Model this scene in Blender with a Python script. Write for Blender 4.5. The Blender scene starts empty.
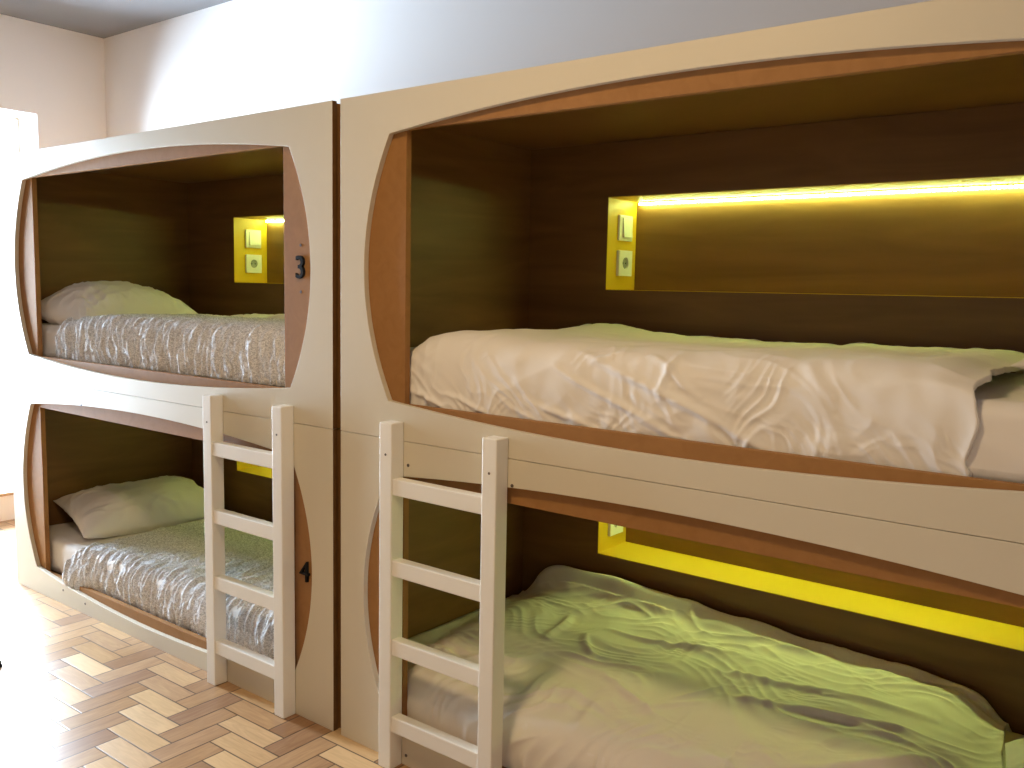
import bpy, bmesh, math, random
import numpy as np
from mathutils import Vector, Matrix

# ------------------------------------------------------------------ camera, sky, lamps, exposure
C = bpy.context.scene
W, GAP, HT, ZS = 2.08, 0.033, 1.843, 0.917        # bunk unit width, gap, height, seam
XL = -GAP - W                                     # left edge of the far unit
XWL, XWR, YB, YF, HC = -3.22, 2.75, 1.062, -3.0, 2.718

def cam_axes(yaw, pitch, roll):
    f = Vector((-math.sin(yaw)*math.cos(pitch), math.cos(yaw)*math.cos(pitch), -math.sin(pitch)))
    r = f.cross(Vector((0, 0, 1))).normalized(); u = r.cross(f)
    return (math.cos(roll)*r + math.sin(roll)*u, -math.sin(roll)*r + math.cos(roll)*u, f)
cd = bpy.data.cameras.new('camera'); cam = bpy.data.objects.new('camera', cd); C.collection.objects.link(cam)
r_, u_, f_ = cam_axes(0.6555, 0.1070, 0.0196)
m4 = Matrix((r_, u_, -f_)).transposed().to_4x4(); m4.translation = Vector((1.9348, -1.7137, 1.3339))
cam.matrix_world = m4
cd.sensor_fit = 'HORIZONTAL'; cd.sensor_width = 36.0; cd.lens = 894.785/1024*36.0
cd.clip_start = 0.02; cd.clip_end = 200
C.camera = cam

world = bpy.data.worlds.new('sky'); C.world = world; world.use_nodes = True
bg = world.node_tree.nodes['Background']; bg.inputs[0].default_value = (0.68, 0.835, 1.0, 1); bg.inputs[1].default_value = 108.0

WY0, WY1, WZ0, WZ1 = -0.60, 0.67, 0.14, 2.23      # balcony window opening in the left wall
pl = bpy.data.lights.new('window_portal', 'AREA'); pl.shape = 'RECTANGLE'; pl.size = WZ1-WZ0; pl.size_y = WY1-WY0
pl.cycles.is_portal = True
po = bpy.data.objects.new('window_portal', pl); C.collection.objects.link(po)
po.location = (XWL-0.215, (WY0+WY1)/2, (WZ0+WZ1)/2); po.rotation_euler = (0, -math.pi/2, 0)

lamp = bpy.data.lights.new('ceiling_lamp', 'AREA'); lamp.shape = 'DISK'; lamp.size = 0.40; lamp.energy = 42; lamp.color = (1.0, 0.70, 0.36)
lo = bpy.data.objects.new('ceiling_lamp', lamp); C.collection.objects.link(lo); lo.location = (0.75, -1.25, HC-0.04)
LED_RGB = (0.76, 1.0, 0.30)      # each bunk's strip has its own dimmer (see bunk_unit)

C.view_settings.view_transform = 'Standard'; C.view_settings.look = 'None'
C.view_settings.exposure = -0.62; C.view_settings.gamma = 1.0; C.view_settings.use_curve_mapping = False
C.cycles.max_bounces = 12; C.cycles.diffuse_bounces = 6; C.cycles.use_denoising = True
C.cycles.sample_clamp_indirect = 8.0

# ------------------------------------------------------------------ materials
def mat(name, col, rough=0.5, bump=None, spec=0.5):
    m = bpy.data.materials.new(name); m.use_nodes = True
    b = m.node_tree.nodes['Principled BSDF']
    b.inputs['Base Color'].default_value = (*col, 1); b.inputs['Roughness'].default_value = rough
    b.inputs['Specular IOR Level'].default_value = spec
    if bump:
        add_bump(m, *bump)
    return m
def N(m, t, **kw):
    n = m.node_tree.nodes.new(t)
    for k, v in kw.items():
        setattr(n, k, v)
    return n
def L(m, a, b): m.node_tree.links.new(a, b)
def add_bump(m, scale, strength, dist=0.002, stretch=(1, 1, 1), detail=4):
    tc = N(m, 'ShaderNodeTexCoord'); mp = N(m, 'ShaderNodeMapping'); mp.inputs['Scale'].default_value = stretch
    no = N(m, 'ShaderNodeTexNoise'); no.inputs['Scale'].default_value = scale; no.inputs['Detail'].default_value = detail
    bu = N(m, 'ShaderNodeBump'); bu.inputs['Strength'].default_value = strength; bu.inputs['Distance'].default_value = dist
    L(m, tc.outputs['Object'], mp.inputs[0]); L(m, mp.outputs[0], no.inputs['Vector']); L(m, no.outputs['Fac'], bu.inputs['Height'])
    L(m, bu.outputs[0], m.node_tree.nodes['Principled BSDF'].inputs['Normal'])
def mixcol(m, fac, c1, c2):
    r = N(m, 'ShaderNodeValToRGB'); r.color_ramp.elements[0].color = (*c1, 1); r.color_ramp.elements[1].color = (*c2, 1)
    L(m, fac, r.inputs[0]); return r
def wood_mat(name, c1, c2, stretch, scale=6.0, rough=0.45, lo=0.3, hi=0.75, dist=1.5):
    m = mat(name, c1, rough)
    tc = N(m, 'ShaderNodeTexCoord'); mp = N(m, 'ShaderNodeMapping'); mp.inputs['Scale'].default_value = stretch
    no = N(m, 'ShaderNodeTexNoise'); no.inputs['Scale'].default_value = scale; no.inputs['Detail'].default_value = 8; no.inputs['Distortion'].default_value = dist
    L(m, tc.outputs['Object'], mp.inputs[0]); L(m, mp.outputs[0], no.inputs['Vector'])
    r = mixcol(m, no.outputs['Fac'], c1, c2); r.color_ramp.elements[0].position = lo; r.color_ramp.elements[1].position = hi
    L(m, r.outputs[0], m.node_tree.nodes['Principled BSDF'].inputs['Base Color'])
    return m
M = {}
M['wall'] = mat('wall_paint', (0.87, 0.845, 0.83), 0.8, (60, 0.12, 0.002))
M['beige'] = mat('beige_paint', (0.42, 0.33, 0.25), 0.8, (60, 0.12, 0.002))
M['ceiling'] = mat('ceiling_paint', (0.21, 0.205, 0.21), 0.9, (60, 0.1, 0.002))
M['white'] = mat('ivory_lacquer', (0.64, 0.585, 0.465), 0.38, (14, 0.05, 0.003))
M['ladder'] = mat('white_ladder_paint', (0.84, 0.82, 0.76), 0.4, (30, 0.10, 0.002, (3, 3, 0.4)))
M['mdf'] = wood_mat('tan_fibreboard', (0.30, 0.148, 0.050), (0.345, 0.172, 0.062), (1, 1, 1), 20, 0.65)
M['mdf'].node_tree.nodes['Principled BSDF'].inputs['Specular IOR Level'].default_value = 0.15
M['ply'] = wood_mat('brown_plywood', (0.15, 0.070, 0.018), (0.22, 0.108, 0.032), (0.7, 0.7, 5.0), 2.2, 0.5)
M['yellow'] = mat('yellow_paint', (0.68, 0.46, 0.022), 0.45)
M['linen'] = mat('white_linen', (0.80, 0.765, 0.71), 0.9, (900, 0.10, 0.0006))
M['sheet'] = mat('white_sheet', (0.82, 0.79, 0.76), 0.9, (700, 0.08, 0.0006))
M['switch'] = mat('switch_plastic', (0.86, 0.86, 0.80), 0.3)
M['dark'] = mat('black_plastic', (0.012, 0.012, 0.013), 0.7, spec=0.08)
M['screw'] = mat('dark_steel', (0.09, 0.07, 0.06), 0.4)
M['grey'] = mat('grey_socket_plastic', (0.30, 0.31, 0.28), 0.4)
M['tape'] = mat('led_tape', (0.8, 0.8, 0.75), 0.5)
M['sill'] = mat('threshold_wood', (0.50, 0.32, 0.19), 0.4, (8, 0.1, 0.002, (6, 0.6, 6)))

def led_mat(power):
    m = bpy.data.materials.new('led_glow'); m.use_nodes = True
    b = m.node_tree.nodes['Principled BSDF']; b.inputs['Base Color'].default_value = (0.8, 0.8, 0.5, 1)
    b.inputs['Emission Color'].default_value = (*LED_RGB, 1); b.inputs['Emission Strength'].default_value = power
    return m

def coverlet_mat():
    m = mat('grey_white_seersucker', (0.5, 0.5, 0.5), 0.95)
    b = m.node_tree.nodes['Principled BSDF']
    tc = N(m, 'ShaderNodeTexCoord'); mp = N(m, 'ShaderNodeMapping'); mp.inputs['Scale'].default_value = (1.0, 1.0, 1.6)
    no = N(m, 'ShaderNodeTexNoise'); no.inputs['Scale'].default_value = 170; no.inputs['Detail'].default_value = 1.5; no.inputs['Distortion'].default_value = 1.2
    L(m, tc.outputs['Object'], mp.inputs[0]); L(m, mp.outputs[0], no.inputs['Vector'])
    r = mixcol(m, no.outputs['Fac'], (0.45, 0.455, 0.48), (0.86, 0.87, 0.89)); r.color_ramp.elements[0].position = 0.40; r.color_ramp.elements[1].position = 0.60
    L(m, r.outputs[0], b.inputs['Base Color'])
    bu = N(m, 'ShaderNodeBump'); bu.inputs['Strength'].default_value = 0.5; bu.inputs['Distance'].default_value = 0.003
    L(m, no.outputs['Fac'], bu.inputs['Height']); L(m, bu.outputs[0], b.inputs['Normal'])
    return m
M['coverlet'] = coverlet_mat()

def glass_mat():
    m = bpy.data.materials.new('window_glass'); m.use_nodes = True; nt = m.node_tree
    nt.nodes.remove(nt.nodes['Principled BSDF']); out = nt.nodes['Material Output']
    t = N(m, 'ShaderNodeBsdfTransparent'); g = N(m, 'ShaderNodeBsdfGlossy'); g.inputs['Roughness'].default_value = 0.02
    fr = N(m, 'ShaderNodeFresnel'); fr.inputs['IOR'].default_value = 1.3; mx = N(m, 'ShaderNodeMixShader')
    L(m, fr.outputs[0], mx.inputs[0]); L(m, t.outputs[0], mx.inputs[1]); L(m, g.outputs[0], mx.inputs[2]); L(m, mx.outputs[0], out.inputs[0])
    return m
M['glass'] = glass_mat()

def parquet_mat():
    # herringbone of 3:1 blocks, worked out from world position
    m = mat('herringbone_parquet', (0.5, 0.3, 0.15), 0.27)
    b = m.node_tree.nodes['Principled BSDF']
    def mth(op, a, b_=None, c=None):
        n = N(m, 'ShaderNodeMath', operation=op)
        for i, v in enumerate((a, b_, c)):
            if v is None: continue
            if isinstance(v, (int, float)): n.inputs[i].default_value = v
            else: L(m, v, n.inputs[i])
        return n.outputs[0]
    wv = 0.075
    ge = N(m, 'ShaderNodeNewGeometry'); sp = N(m, 'ShaderNodeSeparateXYZ'); L(m, ge.outputs['Position'], sp.inputs[0])
    X = mth('DIVIDE', mth('ADD', sp.outputs[0], 0.788), wv); Y = mth('DIVIDE', mth('ADD', sp.outputs[1], 0.195), wv)
    i = mth('FLOOR', X); j = mth('FLOOR', Y); fx = mth('SUBTRACT', X, i); fy = mth('SUBTRACT', Y, j)
    s = mth('FLOORED_MODULO', mth('ADD', i, j), 6.0)
    isV = mth('GREATER_THAN', s, 2.5); isH = mth('SUBTRACT', 1.0, isV)
    t = mth('SUBTRACT', s, 3.0)
    # block ids
    idx = mth('SUBTRACT', i, mth('MULTIPLY', s, isH)); idy = mth('SUBTRACT', j, mth('MULTIPLY', t, isV))
    lu = mth('ADD', mth('MULTIPLY', isH, mth('ADD', s, fx)), mth('MULTIPLY', isV, mth('ADD', t, fy)))   # 0..3 along
    lv = mth('ADD', mth('MULTIPLY', isH, fy), mth('MULTIPLY', isV, fx))                                  # 0..1 across
    eu = mth('MINIMUM', lu, mth('SUBTRACT', 3.0, lu)); ev = mth('MINIMUM', lv, mth('SUBTRACT', 1.0, lv))
    edge = mth('MINIMUM', eu, ev)
    gap = N(m, 'ShaderNodeMapRange'); gap.inputs['From Min'].default_value = 0.008; gap.inputs['From Max'].default_value = 0.045
    L(m, edge, gap.inputs['Value'])
    cid = N(m, 'ShaderNodeCombineXYZ'); L(m, idx, cid.inputs[0]); L(m, idy, cid.inputs[1]); L(m, isV, cid.inputs[2])
    wn = N(m, 'ShaderNodeTexWhiteNoise'); L(m, cid.outputs[0], wn.inputs['Vector'])
    spn = N(m, 'ShaderNodeSeparateColor'); L(m, wn.outputs['Color'], spn.inputs[0])
    # grain along the block
    cg = N(m, 'ShaderNodeCombineXYZ'); L(m, mth('MULTIPLY', lu, 0.22), cg.inputs[0]); L(m, mth('MULTIPLY', lv, 1.6), cg.inputs[1]); L(m, mth('MULTIPLY', spn.outputs[0], 91.0), cg.inputs[2])
    gn = N(m, 'ShaderNodeTexNoise'); gn.inputs['Scale'].default_value = 3.0; gn.inputs['Detail'].default_value = 7; gn.inputs['Distortion'].default_value = 1.4
    L(m, cg.outputs[0], gn.inputs['Vector'])
    tone = mth('ADD', mth('MULTIPLY', spn.outputs[1], 0.60), mth('MULTIPLY', isH, 0.40))  # random tone per block; blocks along x lightened to paint in view-dependent sheen
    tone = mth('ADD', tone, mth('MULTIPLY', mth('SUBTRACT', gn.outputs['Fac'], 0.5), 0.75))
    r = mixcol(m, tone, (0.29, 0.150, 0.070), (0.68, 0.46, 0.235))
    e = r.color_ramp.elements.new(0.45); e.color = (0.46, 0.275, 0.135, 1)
    mx = N(m, 'ShaderNodeMix', data_type='RGBA'); mx.inputs['A'].default_value = (0.06, 0.03, 0.015, 1)
    L(m, gap.outputs[0], mx.inputs['Factor']); L(m, r.outputs[0], mx.inputs['B'])
    L(m, mx.outputs['Result'], b.inputs['Base Color'])
    rr = mth('ADD', 0.30, mth('MULTIPLY', spn.outputs[2], 0.16)); L(m, rr, b.inputs['Roughness'])
    bu = N(m, 'ShaderNodeBump'); bu.inputs['Strength'].default_value = 0.35; bu.inputs['Distance'].default_value = 0.0012
    hh = mth('ADD', gap.outputs[0], mth('MULTIPLY', gn.outputs['Fac'], 0.25)); L(m, hh, bu.inputs['Height']); L(m, bu.outputs[0], b.inputs['Normal'])
    return m
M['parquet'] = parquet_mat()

# ------------------------------------------------------------------ helpers
def obj(name, bm, m, parent=None, smooth=None, bevel=0.0):
    me = bpy.data.meshes.new(name)
    bmesh.ops.recalc_face_normals(bm, faces=bm.faces[:]); bm.to_mesh(me); bm.free()
    for x in (m if isinstance(m, list) else [m]): me.materials.append(x)
    o = bpy.data.objects.new(name, me); C.collection.objects.link(o)
    if parent: o.parent = parent
    if smooth is not None:
        for p in me.polygons: p.use_smooth = True
        me.set_sharp_from_angle(angle=math.radians(smooth))
    if bevel:
        b = o.modifiers.new('bevel', 'BEVEL'); b.width = bevel; b.segments = 2; b.limit_method = 'ANGLE'; b.angle_limit = math.radians(50)
    return o
def thing(name, label, cat, loc, rotz=0, group=None):
    o = bpy.data.objects.new(name, None); C.collection.objects.link(o); o.empty_display_size = 0.1
    o.location = loc; o.rotation_euler = (0, 0, rotz); o['label'] = label; o['category'] = cat
    if group: o['group'] = group
    return o
def tag(o, label, cat, group=None):
    o['label'] = label; o['category'] = cat
    if group: o['group'] = group
    return o
def struct(name, bm, m, **k):
    o = obj(name, bm, m, **k); o['kind'] = 'structure'; return o
def box(bm, x0, x1, y0, y1, z0, z1, mi=0):
    v = [bm.verts.new(p) for p in ((x0,y0,z0),(x1,y0,z0),(x1,y1,z0),(x0,y1,z0),(x0,y0,z1),(x1,y0,z1),(x1,y1,z1),(x0,y1,z1))]
    for q in ((0,3,2,1),(4,5,6,7),(0,1,5,4),(1,2,6,5),(2,3,7,6),(3,0,4,7)):
        bm.faces.new([v[k] for k in q]).material_index = mi
    return v
def nb(*boxes):
    bm = bmesh.new()
    for b in boxes: box(bm, *b)
    return bm
def loop4(x0, x1, z0, z1, n, bl=0, br=0, bb=0, bt=0):
    """closed loop, counter-clockwise from lower left, each side bowed outwards by its own sagitta"""
    P = []
    for k in range(n): t = k/n; P.append((x0+(x1-x0)*t, z0-bb*(1-(2*t-1)**2)))
    for k in range(n): t = k/n; P.append((x1+br*(1-(2*t-1)**2), z0+(z1-z0)*t))
    for k in range(n): t = k/n; P.append((x1-(x1-x0)*t, z1+bt*(1-(2*t-1)**2)))
    for k in range(n): t = k/n; P.append((x0-bl*(1-(2*t-1)**2), z1-(z1-z0)*t))
    return P
def ring(bm, outer, inner, y0, y1):
    n = len(outer); V = []
    for y in (y0, y1):
        V.append([[bm.verts.new((x, y, z)) for x, z in lp] for lp in (outer, inner)])
    for k in range(n):
        j = (k+1) % n
        bm.faces.new((V[0][0][k], V[0][0][j], V[0][1][j], V[0][1][k]))
        bm.faces.new((V[1][0][j], V[1][0][k], V[1][1][k], V[1][1][j]))
        bm.faces.new((V[0][0][j], V[0][0][k], V[1][0][k], V[1][0][j]))
        bm.faces.new((V[0][1][k], V[0][1][j], V[1][1][j], V[1][1][k]))
    return bm
def disc(bm, c, axis, r, h, seg=20, mi=0):
    """short cylinder centred at c (base) running along axis"""
    a = Vector(axis).normalized(); q = Vector((0, 0, 1)).rotation_difference(a).to_matrix()
    lo, hi = [], []
    for k in range(seg):
        th = 2*math.pi*k/seg; p = Vector((r*math.cos(th), r*math.sin(th), 0))
        lo.append(bm.verts.new(Vector(c)+q@p)); hi.append(bm.verts.new(Vector(c)+q@(p+Vector((0, 0, h)))))
    fs = [bm.faces.new(lo[::-1]), bm.faces.new(hi)]
    for k in range(seg): fs.append(bm.faces.new((lo[k], lo[(k+1)%seg], hi[(k+1)%seg], hi[k])))
    for f in fs: f.material_index = mi

# numpy gradient noise for cloth
def _hash(ix, iy, seed):
    h = (ix.astype(np.int64)*374761393 + iy.astype(np.int64)*668265263 + seed*974634777) & 0x7fffffff
    h = ((h ^ (h >> 13))*1274126177) & 0x7fffffff
    return (h ^ (h >> 16)) & 0xffff
def noise(x, y, seed=0):
    x0 = np.floor(x); y0 = np.floor(y); fx = x-x0; fy = y-y0
    u = fx**3*(fx*(fx*6-15)+10); v = fy**3*(fy*(fy*6-15)+10); r = []
    for dx, dy in ((0,0),(1,0),(0,1),(1,1)):
        a = _hash(x0+dx, y0+dy, seed)/65536.0*2*np.pi
        r.append(np.cos(a)*(fx-dx)+np.sin(a)*(fy-dy))
    return ((r[0]*(1-u)+r[1]*u)*(1-v)+(r[2]*(1-u)+r[3]*u)*v)*1.5
def fbm(x, y, seed=0, o=3):
    s = 0; a = 1
    for k in range(o): s = s+a*noise(x*2**k, y*2**k, seed+k*17); a *= 0.5
    return s
def ridges(x, y, ang, wl, seed, stretch=4.0, warp=0.6, sharp=2.0):
    """crease field: ridges running along angle ang, mean spacing wl"""
    c, s = math.cos(ang), math.sin(ang); a = x*c+y*s; b = -x*s+y*c
    b = b+warp*wl*noise(a/(wl*3), b/(wl*3), seed+5)*2
    n = noise(a/(wl*stretch), b/wl, seed)
    return np.clip(1-(np.sqrt(n*n+0.006)-0.077)*1.6, 0, 1)**sharp
def sstep(a, b, x):
    t = np.clip((x-a)/(b-a), 0, 1); return t*t*(3-2*t)
def fold(s, t, p0, p1, w, amp):
    """a single crease from p0 to p1 in cloth coordinates, fading to its ends"""
    p0 = np.array(p0); d = np.array(p1)-p0; Ln = math.hypot(*d); d = d/Ln
    a = ((s-p0[0])*d[0]+(t-p0[1])*d[1])/Ln; b = (-(s-p0[0])*d[1]+(t-p0[1])*d[0])
    b = b+0.35*w*np.sin(a*7+p0[0]*9)
    return amp*np.exp(-(b/w)**2)*np.clip(np.sin(np.clip(a, 0, 1)*np.pi), 0, 1)**0.7
def grid_mesh(name, P, m, parent=None, solid=0.0, disp=None):
    """P (ns, nt, 3) numpy grid -> smooth mesh, displaced along its normals by disp"""
    if disp is not None:
        ds = np.gradient(P, axis=0); dt = np.gradient(P, axis=1); n = np.cross(ds, dt)
        n /= np.linalg.norm(n, axis=2, keepdims=True)+1e-12
        P = P+n*disp[..., None]
    ns, nt = P.shape[:2]
    idx = np.arange(ns*nt).reshape(ns, nt)
    F = np.stack([idx[:-1,:-1], idx[1:,:-1], idx[1:,1:], idx[:-1,1:]], -1).reshape(-1, 4)
    me = bpy.data.meshes.new(name); me.from_pydata(P.reshape(-1, 3).tolist(), [], F.tolist()); me.update()
    me.materials.append(m)
    for p in me.polygons: p.use_smooth = True
    o = bpy.data.objects.new(name, me); C.collection.objects.link(o)
    if parent: o.parent = parent
    if solid:
        md = o.modifiers.new('thickness', 'SOLIDIFY'); md.thickness = solid; md.offset = -1
    return o
def path_eval(pts, T):
    """smooth polyline (y,z points) resampled at T in 0..1 by arc length (Catmull-Rom)"""
    p = np.array(pts, float); p = np.vstack([2*p[0]-p[1], p, 2*p[-1]-p[-2]]); out = []
    for k in range(1, len(p)-2):
        t = np.linspace(0, 1, 24, endpoint=False)[:, None]
        a, b, c, d = p[k-1], p[k], p[k+1], p[k+2]
        out.append(0.5*((2*b)+(c-a)*t+(2*a-5*b+4*c-d)*t**2+(3*b-a-3*c+d)*t**3))
    q = np.vstack(out+[p[-2][None]]); l = np.concatenate([[0], np.cumsum(np.linalg.norm(np.diff(q, axis=0), axis=1))])
    return np.stack([np.interp(T*l[-1], l, q[:, k]) for k in range(q.shape[1])], -1), l[-1]

# ------------------------------------------------------------------ the room
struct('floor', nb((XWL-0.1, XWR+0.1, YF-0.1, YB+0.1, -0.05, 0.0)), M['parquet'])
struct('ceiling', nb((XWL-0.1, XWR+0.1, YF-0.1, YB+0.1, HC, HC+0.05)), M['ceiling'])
struct('wall_back', nb((XWL-0.1, XWR+0.1, YB, YB+0.1, 0, HC)), M['wall'])
struct('wall_right', nb((XWR, XWR+0.1, YF, YB, 0, HC)), M['beige'])
struct('wall_front', nb((XWL-0.1, XWR+0.1, YF-0.1, YF, 0, HC)), M['beige'])
struct('wall_left', nb((XWL-0.22, XWL, YF, WY0, 0, HC), (XWL-0.22, XWL, WY1, YB, 0, HC),
                       (XWL-0.22, XWL, WY0, WY1, WZ1, HC), (XWL-0.22, XWL, WY0, WY1, 0, WZ0)), M['wall'])
struct('baseboard_left', nb((XWL, XWL+0.012, WY1, YB, 0, 0.13), (XWL, XWL+0.012, YF, WY0, 0, 0.13)), M['white'], bevel=0.002)
struct('baseboard_back', nb((XWL, XL, YB-0.012, YB, 0, 0.13)), M['white'], bevel=0.002)
bmf = bmesh.new(); fx0, fx1 = XWL-0.28, XWL-0.22
for a in ((WY0-0.05, WY0+0.008, WZ0-0.05, WZ1+0.05), (WY1-0.008, WY1+0.05, WZ0-0.05, WZ1+0.05), (WY0+0.008, WY1-0.008, WZ0-0.05, WZ0+0.008), (WY0+0.008, WY1-0.008, WZ1-0.008, WZ1+0.05), ((WY0+WY1)/2-0.045, (WY0+WY1)/2+0.045, WZ0+0.008, WZ1-0.008)):
    box(bmf, fx0, fx1, *a)
win = struct('window_1', bmf, M['white'], bevel=0.003)
obj('pane', nb((XWL-0.255, XWL-0.250, WY0+0.008, (WY0+WY1)/2-0.045, WZ0+0.008, WZ1-0.008)), M['glass'], win)
obj('pane', nb((XWL-0.255, XWL-0.250, (WY0+WY1)/2+0.045, WY1-0.008, WZ0+0.008, WZ1-0.008)), M['glass'], win)
struct('trim_1', nb((XWL-0.219, XWL+0.015, WY0+0.0005, WY1-0.0005, WZ0+0.0002, WZ0+0.018)), M['sill'], bevel=0.003)

# ------------------------------------------------------------------ bunk units
LV = [dict(z0=ZS+0.0007, z1=HT, o0=1.0215, o1=1.733, bb=0.045, bt=0.054, r0=1.014, r1=1.742, nz=1.335, f0=0.93),
      dict(z0=0.0, z1=ZS-0.0007, o0=0.1129, o1=0.8136, bb=0.056, bt=0.042, r0=0.095, r1=0.80, nz=0.43, f0=0.0)]
DECK = [0.992, 0.072]
YBK = 0.86
def number_mesh(ch, size, depth):
    cu = bpy.data.curves.new('number', 'FONT'); cu.body = ch; cu.size = size; cu.extrude = depth/2; cu.offset = -0.0012 if ch == '4' else 0.0004
    cu.bevel_depth = 0.0005; cu.align_x = 'CENTER'; cu.align_y = 'CENTER'
    o = bpy.data.objects.new('number', cu); C.collection.objects.link(o)
    dg = bpy.context.evaluated_depsgraph_get(); me = bpy.data.meshes.new_from_object(o.evaluated_get(dg))
    bpy.data.objects.remove(o); return me

def bunk_unit(loc, label, niche_x, numbers, screws, led_power):
    t = thing('bunk_bed', label, 'bunk bed', loc, group='white capsule bunk units')
    n = 40
    for lv, z_num in zip(LV, (1.379, 0.457)):
        bm = ring(bmesh.new(), loop4(0, W, lv['z0'], lv['z1'], n), loop4(0.192, W-0.192, lv['o0'], lv['o1'], n, 0.096, 0.096, lv['bb'], lv['bt']), 0.0, 0.017)
        for f in bm.faces:
            if all(v.co.x > W-1e-4 for v in f.verts) or all(v.co.x < 1e-4 for v in f.verts): f.material_index = 1   # outer edges browned: shade of the gap painted in as colour
        obj('front_panel', bm, [M['white'], M['ply']], t, 30, 0.0008)
        bm = ring(bmesh.new(), loop4(0.004, W-0.004, lv['z0'], lv['z1']-0.004, 1), loop4(0.238, W-0.238, lv['r0'], lv['r1'], 1), 0.0172, 0.037)
        obj('face_frame', bm, M['mdf'], t, None, 0.001)
        # back board with its lit niche
        x0, x1, z0, z1 = niche_x, W-0.345, lv['nz'], lv['nz']+0.302
        top = 1.815 if lv is LV[0] else 0.93
        bm = ring(bmesh.new(), loop4(0.021, W-0.021, lv['f0'], top, 1), loop4(x0-0.0022, x1+0.0022, z0-0.0022, z1+0.0022, 1), YBK, YBK+0.016)
        obj('back_board', bm, M['ply'], t)
        bm = ring(bmesh.new(), loop4(x0-0.002, x1+0.002, z0-0.002, z1+0.002, 1), loop4(x0, x1, z0, z1, 1), YBK-0.001, 1.046)
        obj('niche_lining', bm, M['yellow'], t)
        obj('niche_back', nb((x0-0.012, x1+0.012, 1.0465, 1.056, z0-0.012, z1+0.012)), M['ply'], t)
        bm = nb((x0+0.012, x1-0.012, 1.029, 1.039, z1-0.004, z1-0.0005))
        nl = 100; st = (x1-x0-0.03)/nl
        strip = obj('led_strip', bm, M['tape'], t)
        bm = bmesh.new()
        for k in range(nl): box(bm, x0+0.017+k*st, x0+0.017+k*st+st*0.62, 1.0295, 1.0385, z1-0.0110, z1-0.0041)
        obj('led_chips', bm, led_mat(led_power[0 if lv is LV[0] else 1]), strip)
        # light switch above a socket, on the niche's left cheek
        yc, zs, zp = 0.964, z0+0.208, z0+0.090; h = 0.043
        sw = obj('light_switch', nb((x0+0.0003, x0+0.0095, yc-h, yc+h, zs-h, zs+h)), M['switch'], t, None, 0.0025)
        bm = nb((x0+0.0096, x0+0.0150, yc-0.0265, yc+0.030, zs-0.031, zs+0.033))
        for v in bm.verts:
            if v.co.x > x0+0.012: v.co.x += 0.003 if v.co.z < zs else -0.002
        obj('rocker', bm, M['switch'], sw, None, 0.0012)
        sq = [(yc+sy, zp+sz) for sy, sz in loop4(-h, h, -h, h, 8)]
        ci = [(yc+0.020*a/math.hypot(a, b), zp+0.020*b/math.hypot(a, b)) for a, b in loop4(-h, h, -h, h, 8)]
        bm = ring(bmesh.new(), sq, ci, 0.0003, 0.0105)
        for v in bm.verts: v.co = Vector((x0+v.co.y, v.co.x, v.co.z))
        so = obj('power_socket', bm, M['switch'], t, 30)
        bm = bmesh.new(); disc(bm, (x0+0.0003, yc, zp), (1, 0, 0), 0.0198, 0.004, 28)
        obj('socket_well', bm, M['grey'], so)
        for sy in (-0.0095, 0.0095):
            bm = bmesh.new(); disc(bm, (x0+0.0044, yc+sy, zp), (1, 0, 0), 0.0028, 0.0008, 12); obj('pin_hole', bm, M['dark'], so)
        if numbers:
            me = number_mesh(numbers[0 if lv is LV[0] else 1], 0.094, 0.008)
            me.materials.append(M['dark']); me.name = 'room_number'
            o = bpy.data.objects.new('room_number', me); C.collection.objects.link(o); o.parent = t
            o['label'] = 'black raised numeral ' + ('3' if lv is LV[0] else '4')
            o.location = (W-0.156 if lv is LV[0] else W-0.143, 0.0122, z_num); o.rotation_euler = (math.pi/2, 0, 0)
    for x in (0.002, W-0.020):
        obj('side_panel', nb((x, x+0.018, 0.0374, 1.058, 0, HT-0.005)), M['ply'], t)
    obj('top_panel', nb((0.0205, W-0.0205, 0.0374, 1.058, 1.816, HT-0.006)), M['ply'], t)
    obj('bed_deck', nb((0.0205, W-0.0205, 0.0374, YBK-0.0005, 0.931, DECK[0])), M['ply'], t)
    obj('bed_deck', nb((0.0205, W-0.0205, 0.0374, YBK-0.0005, 0.03, DECK[1])), M['ply'], t)
    for x, y, z in screws:
        bm = bmesh.new(); disc(bm, (x, y, z), (0, -1, 0), 0.0045, 0.0012, 12); obj('screw', bm, M['screw'], t)
    return t
bunk_unit((0, 0, 0), 'near white bunk unit on the right with wide tan arched openings, holding white duvets', 0.345, None,
          [(0.27, -0.0001, 0.853), (0.27, -0.0001, 0.03), (0.624, -0.0001, 0.851)], (84.0, 135.0))  # last screw is a dark disc added in place of a panel notch
bunk_unit((XL, 0, 0), 'far white bunk unit on the left marked 3 above and 4 below', 0.400, '34',
          [(W-0.160, 0.0171, 1.447), (W-0.160, 0.0171, 1.310), (0.42, -0.0001, 0.06), (0.60, -0.0001, 0.045), (0.25, -0.0001, 0.875), (0.62, -0.0001, 0.848)], (105.0, 80.0))

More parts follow.
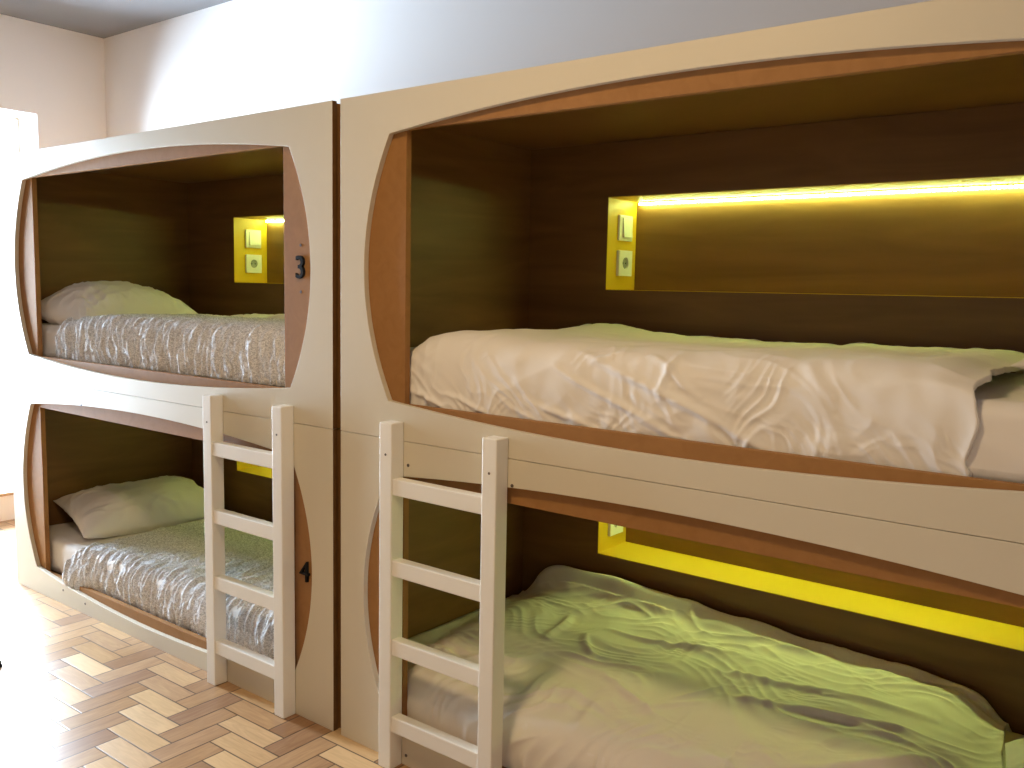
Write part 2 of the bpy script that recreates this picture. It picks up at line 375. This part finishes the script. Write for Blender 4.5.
# ------------------------------------------------------------------ ladders
def ladder(x, label):
    t = thing('ladder', label, 'ladder', (x, -0.0008, 0), group='white bunk ladders')
    for px in (0.0, 0.357):
        r = obj('side_rail', nb((px, px+0.046, -0.047, 0, 0, 0.97)), M['ladder'], t, None, 0.003)
        bm = bmesh.new(); disc(bm, (px+0.024, -0.0470, 0.884), (0, -1, 0), 0.0035, 0.0008, 10); obj('screw', bm, M['screw'], r)
    for z in (0.821, 0.598, 0.376, 0.156):
        obj('rung', nb((0.0462, 0.3568, -0.044, -0.012, z-0.045, z)), M['ladder'], t, None, 0.003)
ladder(0.208, 'white wooden four-rung ladder in front of the near bunk with white duvets')
ladder(-0.610, 'white wooden four-rung ladder in front of the far bunk numbered 3 and 4')

# ------------------------------------------------------------------ mattresses
def mattress(x0, x1, z0, z1, label, seed):
    """rounded foam block in a fitted sheet: a closed cross-section swept along the bed"""
    y0, y1 = 0.052, 0.845; r = 0.035
    prof = []
    for cy, cz, a0 in ((y0+r, z0+r, 180), (y1-r, z0+r, 270), (y1-r, z1-r, 0), (y0+r, z1-r, 90)):
        for k in range(7): a = math.radians(a0+k*15); prof.append((cy+r*math.cos(a), cz+r*math.sin(a)))
    out = []
    for k in range(len(prof)):
        a, b = prof[k], prof[(k+1) % len(prof)]; nn = max(1, int(math.hypot(b[0]-a[0], b[1]-a[1])/0.015))
        out += [(a[0]+(b[0]-a[0])*i/nn, a[1]+(b[1]-a[1])*i/nn) for i in range(nn)]
    pr = np.array(out); ns = 130
    xs = np.concatenate([[x0], np.linspace(x0, x1, ns), [x1]])
    sc = np.ones(len(xs)); sc[0] = sc[-1] = 0.0; d = np.minimum(xs-x0, x1-xs); sc[1:-1] = 1-0.04*np.exp(-d[1:-1]/0.012)
    cen = pr.mean(0); P = np.zeros((len(xs), len(pr)+1, 3))
    q = np.vstack([pr, pr[:1]])
    P[..., 0] = xs[:, None]; P[..., 1] = cen[0]+(q[None, :, 0]-cen[0])*sc[:, None]; P[..., 2] = cen[1]+(q[None, :, 1]-cen[1])*sc[:, None]
    w = np.cumsum(np.concatenate([[0], np.linalg.norm(np.diff(q, axis=0), axis=1)]))
    S = P[..., 0]; T = np.broadcast_to(w[None], S.shape)
    fld = (ridges(S, T, 1.2, 0.07, seed)-0.3)*0.004+fbm(S*6, T*6, seed)*0.002
    fld[0] = fld[-1] = 0; fld[:, -1] = fld[:, 0]
    fld = fld*(P[..., 2] > z0+0.01)
    dy = np.where(P[..., 1] < y0+0.02, -1, np.where(P[..., 1] > y1-0.02, 1, 0))
    P[..., 1] += dy*np.clip(fld, -0.004, 0.006); P[..., 2] += np.where(P[..., 2] > z1-0.02, fld, 0)
    o = grid_mesh('mattress', P, M['sheet'])
    return tag(o, label, 'mattress', 'mattresses in white fitted sheets')
mattress(XL+0.024, XL+W-0.024, DECK[0]+0.001, 1.140, 'mattress in white sheet under the patterned cover in the upper far bunk', 3)
mattress(XL+0.024, XL+W-0.024, DECK[1]+0.001, 0.235, 'mattress in white sheet in the lower far bunk numbered 4, sheet bare at left end', 7)
mattress(0.024, W-0.024, DECK[0]+0.001, 1.150, 'mattress in white sheet in the upper near bunk, bare at right edge of picture', 11)
mattress(0.024, W-0.024, DECK[1]+0.001, 0.225, 'mattress in white sheet under the duvet in the lower near bunk', 15)

# ------------------------------------------------------------------ duvets
def sweep(xs, prof_fn, nt):
    """grid of points: at every x its own front-to-back (y,z) profile"""
    T = np.linspace(0, 1, nt); P = np.zeros((len(xs), nt, 3)); A = np.zeros((len(xs), nt))
    for k, x in enumerate(xs):
        q, ln = path_eval(prof_fn(x), T); P[k, :, 0] = x; P[k, :, 1:] = q; A[k] = T*ln
    return P, A
# upper near bunk
xs = np.linspace(0.045, 1.625, 420)
def prof_ru(x):
    e = math.exp(-((x-0.10)/0.14)**2)*0.078; g = 0.011*math.exp(-((x-0.36)/0.2)**2); h = 0.008*math.sin(x*4.2+1)
    end = math.exp(-((1.625-x)/0.05)**2)*0.018
    z = 1.205+g*0.6-e+h*0.5-end
    return [(0.046, 1.004), (0.044, 1.05), (0.041, 1.11), (0.050, 1.165-e*0.6), (0.080, z-0.010), (0.13, z+0.002), (0.25, z+0.004), (0.42, z-0.002+h*0.5), (0.60, z-0.006), (0.74, z-0.006+g), (0.80, z-0.006+g), (0.832, z-0.022), (0.838, z-0.055)]
P, A = sweep(xs, prof_ru, 300); S = P[..., 0]; T = A
frontm = 1-sstep(0.20, 0.30, T); lowm = 1-sstep(0.02, 0.12, T)
D = (ridges(S, T, -0.62, 0.06, 21, 5, 0.5, 2.2)-0.3)*0.0065*lowm*(0.4+0.6*sstep(-0.2, 0.5, fbm(S*2, T*2, 4)))
D += (ridges(S, T, 1.25, 0.09, 22, 4, 0.8, 1.6)-0.4)*0.0055*frontm*(0.25+0.75*sstep(-0.1, 0.6, fbm(S*2.5+3, T*1.0, 9)))
D += (ridges(S, T, -0.9, 0.07, 23, 4, 1.0, 2.0)-0.4)*0.0035*frontm
D += (ridges(S, T, 1.0, 0.045, 27, 4, 1.2, 2.0)-0.4)*0.004*frontm*sstep(-0.2, 0.4, fbm(S*3, T*3, 28))
D += (ridges(S, T, -0.55, 0.028, 29, 6, 0.5, 2.0)-0.4)*0.0035*lowm
D += fbm(S*5, T*5, 25)*0.006+(ridges(S, T, 0.5, 0.09, 26, 3, 1.0, 2.0)-0.4)*0.006*(1-frontm)
for p0, p1, w, a in (((0.75, 0.20), (1.25, 0.01), 0.010, 0.012), ((0.70, 0.15), (1.05, 0.005), 0.008, 0.010), ((0.95, 0.20), (1.10, 0.10), 0.009, 0.010), ((0.62, 0.06), (0.85, 0.0), 0.008, 0.008),
                     ((0.22, 0.05), (0.40, 0.0), 0.007, 0.008), ((0.36, 0.05), (0.55, 0.0), 0.007, 0.008), ((1.02, 0.21), (1.0, 0.08), 0.010, 0.010), ((1.30, 0.22), (1.38, 0.10), 0.014, 0.006), ((0.80, 0.16), (0.93, 0.21), 0.010, 0.008)):
    D += fold(S, T, p0, p1, w, a)
P[..., 2] += 0.006*fbm(S*9, T*9+3, 31)*sstep(0.7, 0.8, P[..., 1])
# lose end edge wobble
P[..., 0] += 0.012*noise(T*14, T*0, 3)*sstep(1.45, 1.625, S)
D *= 0.8; D = np.where(P[..., 1] > 0.70, np.clip(D, -1, 0.004), D)
du = grid_mesh('duvet', P, M['linen'], solid=0.012, disp=np.clip(D, -0.012, 0.016))
tag(du, 'thick white duvet tucked along the front of the upper near bunk', 'duvet', 'white duvets on the near bunk')
# lower near bunk: a puffy duvet humped to the back
xs = np.linspace(0.05, 1.635, 430)
def prof_rl(x):
    e = math.exp(-((x-0.05)/0.13)**2)*0.07
    end = math.exp(-((1.635-x)/0.10)**2)*0.05
    z = 0.268-e-end; back = 0.372-0.055*float(sstep(0.3, 1.5, x))-e*0.6-end*0.5-0.09*math.exp(-((x-0.05)/0.07)**2)-0.055*math.exp(-((1.635-x)/0.05)**2)
    fl = float(0.010*noise(np.array(x*6.0), np.array(0.3), 41))
    return [(0.046, 0.088), (0.041, 0.14), (0.044, 0.19), (0.070, 0.232-e*0.4), (0.13, 0.252-e*0.7-end*0.5), (0.24, z), (0.40, z+0.014), (0.56, z+0.022), (0.68, z+0.026), (0.755, z+0.030), (0.79+fl*0.5, (z+back)/2+0.008), (0.815, back+fl-0.006), (0.828, back+fl-0.002), (0.836, back-0.035)]
P, A = sweep(xs, prof_rl, 330); S = P[..., 0]; T = A
frontm = 1-sstep(0.14, 0.26, T); topm = 1-frontm; bk = sstep(0.60, 0.70, P[..., 1])
mask = 0.45+0.55*sstep(-0.3, 0.5, fbm(S*2.2+1, T*2.2, 44))
D = (ridges(S, T, 1.15, 0.06, 51, 5, 0.6, 1.8)-0.35)*0.010*(1-sstep(0.2, 0.42, T))*(0.35+0.65*mask)
D += (ridges(S, T, 0.30, 0.09, 52, 5, 1.2, 1.6)-0.35)*0.009*topm*mask
D += (ridges(S, T, 0.75, 0.055, 57, 5, 1.2, 2.0)-0.35)*0.0018*topm*sstep(-0.1, 0.5, fbm(S*2.6+7, T*2.6, 59))
D += (ridges(S, T, -0.45, 0.11, 53, 5, 1.2, 1.6)-0.35)*0.009*topm*(1.2-mask)
D += (ridges(S, T, 0.15, 0.035, 54, 6, 0.6, 2.0)-0.35)*0.0020*topm*sstep(0.0, 0.4, fbm(S*3, T*3, 58))
D += fbm(S*3.2, T*3.2, 55, 2)*0.012*topm*(1-bk)+(ridges(S, T, 0.10, 0.07, 56, 5, 0.8, 1.6)-0.35)*0.005*bk
for p0, p1, w, a in (((0.45, 0.50), (0.40, 0.72), 0.016, 0.016), ((0.52, 0.60), (0.62, 0.48), 0.012, 0.010), ((0.9, 0.60), (1.5, 0.72), 0.015, 0.014), ((1.0, 0.48), (1.5, 0.62), 0.014, 0.011), ((1.25, 0.25), (1.58, 0.55), 0.020, 0.015),
                     ((1.35, 0.15), (1.6, 0.42), 0.02, 0.013), ((0.55, 0.66), (0.95, 0.74), 0.012, 0.014), ((0.30, 0.25), (0.5, 0.42), 0.016, 0.010), ((0.7, 0.42), (0.95, 0.30), 0.014, 0.009), ((0.85, 0.30), (1.0, 0.45), 0.013, 0.009)):
    D += fold(S, T, p0, p1, w, a)
P[..., 0] += 0.03*noise(T*6, T*0+0.5, 8)*sstep(1.4, 1.635, S)
D = np.where(P[..., 1] > 0.79, np.clip(D, -1, 0.003), D)
du = grid_mesh('duvet', P, M['linen'], solid=0.014, disp=np.clip(D, -0.014, 0.022))
tag(du, 'rumpled puffy white duvet in the lower near bunk behind the ladder', 'duvet', 'white duvets on the near bunk')

# ------------------------------------------------------------------ patterned coverlets on the far bunk
def gathers(S, T, seed, k=1.0):
    """puckered vertical gathers of seersucker"""
    Sx = S+0.012*noise(S*9, T*14, seed)+0.15*T*noise(S*2.5, T*0+0.2, seed+3)*0.6
    g = np.abs(noise(Sx/0.020, T/0.13, seed+1))*0.7+np.abs(noise(Sx/0.045, T/0.22, seed+2))
    return (g-0.35)*0.019*k+0.003*noise(S/0.012, T/0.012, seed+4)
# upper
xs = np.linspace(XL+0.325, XL+W-0.05, 620)
def prof_lu(x):
    u = x-XL; rise = 0.032*sstep(0.25, 0.75, u)
    return [(0.049, 1.012), (0.046, 1.05), (0.043, 1.10), (0.050, 1.135+rise*0.7), (0.085, 1.160+rise), (0.15, 1.166+rise), (0.30, 1.166+rise), (0.45, 1.164+rise), (0.55, 1.156+rise*0.9)]
P, A = sweep(xs, prof_lu, 150); S = P[..., 0]; T = A
P[..., 0] += (0.05*sstep(0.0, 0.2, T)+0.015*noise(T*12, T*0, 2))*(1-sstep(XL+0.325, XL+0.6, S))
co = grid_mesh('coverlet', P, M['coverlet'], solid=0.007, disp=np.clip(gathers(S, T, 61, 1-0.6*sstep(0.16, 0.25, T)), -0.007, 0.015))
tag(co, 'grey and white textured coverlet on the upper far bunk numbered 3', 'bedspread', 'grey and white textured coverlets')
# lower: its left corner spills over the sill
xs = np.linspace(XL+0.44, XL+W-0.05, 600)
def prof_ll(x):
    u = x-XL; c = float(1-sstep(0.44, 0.66, u)); o = -0.040*c
    return [(0.048+o, 0.086-0.034*c), (0.044+o*0.95, 0.12-0.02*c), (0.042+o*0.6, 0.165), (0.052+o*0.2, 0.215), (0.085, 0.247), (0.15, 0.258), (0.30, 0.264), (0.48, 0.266), (0.66, 0.262), (0.73, 0.254)]
P, A = sweep(xs, prof_ll, 220); S = P[..., 0]; T = A
P[..., 0] += (0.10*sstep(0.12, 0.30, T)-0.02*np.sin(T*16)*(1-sstep(0.1, 0.3, T)))*(1-sstep(XL+0.44, XL+1.2, S))
co = grid_mesh('coverlet', P, M['coverlet'], solid=0.007, disp=np.clip(gathers(S, T, 71, 1-0.55*sstep(0.20, 0.30, T)), -0.005, 0.012)+0.006*fbm(S*5, T*5, 75)*sstep(0.2, 0.3, T))
tag(co, 'grey and white textured coverlet on the lower far bunk numbered 4, corner over the sill', 'bedspread', 'grey and white textured coverlets')

# crumpled top sheets showing behind the coverlets
def back_sheet(x0, x1, y0, z, h, seed, label):
    xs = np.linspace(x0, x1, 240)
    def pf(x):
        a = h*(0.75+0.5*float(noise(np.array(x*5.0), np.array(0.7), seed)))
        return [(y0, z+0.003), (y0+0.03, z+a*0.6), (y0+0.10, z+a*0.9), (y0+0.18, z+a), (0.80, z+a*0.8), (0.838, z+0.006)]
    P, A = sweep(xs, pf, 90); S = P[..., 0]
    D = (ridges(S, A, 0.5, 0.06, seed, 4, 1, 2)-0.3)*0.010+fbm(S*9, A*9, seed)*0.006
    D *= (P[..., 1] < 0.81)*(np.minimum(S-x0, x1-S) > 0.01)
    o = grid_mesh('bed_sheet', P, M['sheet'], solid=0.004, disp=np.clip(D, -0.004, 0.012))
    return tag(o, label, 'bed sheet', 'crumpled white top sheets')
back_sheet(XL+0.55, XL+W-0.05, 0.565, 1.145, 0.066, 81, 'crumpled white sheet behind the coverlet in the upper far bunk')
back_sheet(XL+0.80, XL+W-0.05, 0.745, 0.240, 0.050, 85, 'crumpled white sheet behind the coverlet in the lower far bunk')

# ------------------------------------------------------------------ pillows
def pillow(loc, rot, a, b, h, label, seed, sag=0.0):
    n = 90; u = np.sin(np.linspace(-1, 1, n)*np.pi/2)
    U, V = np.meshgrid(u, u, indexing='ij'); out = []
    for sgn in (1, -1):
        X = a*U*(1-0.07*(1-V**2)); Y = b*V*(1-0.06*(1-U**2))
        e = np.clip((1-np.abs(U)**2.4)*(1-np.abs(V)**2.4), 0, 1)
        Z = h*e**0.55*(0.62 if sgn > 0 else -0.38)
        Z = Z+sgn*(e**0.4)*0.9*(fbm(X*4+seed, Y*4, seed)*0.020+(ridges(X, Y, 0.75, 0.08, seed+2, 5, 1, 2)-0.3)*0.020*np.maximum(np.abs(U), np.abs(V))**1.5+(ridges(X, Y, -0.75, 0.08, seed+3, 5, 1, 2)-0.3)*0.020*np.maximum(np.abs(U), np.abs(V))**1.5+(ridges(X, Y, 1.4, 0.05, seed+4, 5, 1, 2)-0.3)*0.007)
        Z = Z-sag*(X/a)**2
        out.append(np.stack([X, Y, Z], -1))
    me = bpy.data.meshes.new('pillow'); idx = np.arange(n*n).reshape(n, n)
    F = np.stack([idx[:-1,:-1], idx[1:,:-1], idx[1:,1:], idx[:-1,1:]], -1).reshape(-1, 4)
    F2 = F[:, ::-1]+n*n
    me.from_pydata(np.concatenate([out[0].reshape(-1, 3), out[1].reshape(-1, 3)]).tolist(), [], np.concatenate([F, F2]).tolist())
    bm = bmesh.new(); bm.from_mesh(me); bmesh.ops.remove_doubles(bm, verts=bm.verts[:], dist=0.0015); bm.to_mesh(me); bm.free()
    me.materials.append(M['sheet'])
    for p in me.polygons: p.use_smooth = True
    o = bpy.data.objects.new('pillow', me); C.collection.objects.link(o); o.location = loc; o.rotation_euler = rot
    return tag(o, label, 'pillow', 'white pillows')
R = math.radians
pillow((-1.885, 0.360, 1.188), (R(2), R(5), R(9)), 0.195, 0.30, 0.215, 'plump white pillow at the left end of the upper far bunk numbered 3', 101)
pillow((-1.82, 0.43, 0.308), (R(0), R(10), R(-10)), 0.215, 0.32, 0.175, 'white pillow tilted at the left end of the lower far bunk numbered 4', 107)
pillow((1.86, 0.58, 1.205), (R(0), R(-3), R(-8)), 0.20, 0.25, 0.13, 'white pillow at right end of the upper near bunk, beside the duvet end', 113)
pillow((1.868, 0.37, 0.285), (R(0), R(-3), R(6)), 0.20, 0.28, 0.17, 'white pillow at right end of the lower near bunk, at the picture corner', 117)

# ------------------------------------------------------------------ small dark stop on the parquet at the left edge
bm = bmesh.new()
prof = [(0.0, 0.026), (0.006, 0.0255), (0.010, 0.023), (0.0125, 0.018), (0.013, 0.010), (0.016, 0.004), (0.017, 0.0), (0.0, 0.0)]
rings = [[bm.verts.new((r*math.cos(2*math.pi*k/24), r*math.sin(2*math.pi*k/24), z)) for k in range(24)] if r > 0 else [bm.verts.new((0, 0, z))] for r, z in prof]
for A_, B_ in zip(rings[:-1], rings[1:]):
    for k in range(24):
        j = (k+1) % 24
        if len(A_) == 1: bm.faces.new((A_[0], B_[k], B_[j]))
        elif len(B_) == 1: bm.faces.new((A_[k], B_[0], A_[j]))
        else: bm.faces.new((A_[k], B_[k], B_[j], A_[j]))
ds = obj('door_stop', bm, M['dark'], None, 40); ds.location = (-1.262, -0.437, 0)
tag(ds, 'small round black stop on the sunlit parquet at the left edge', 'door stop')
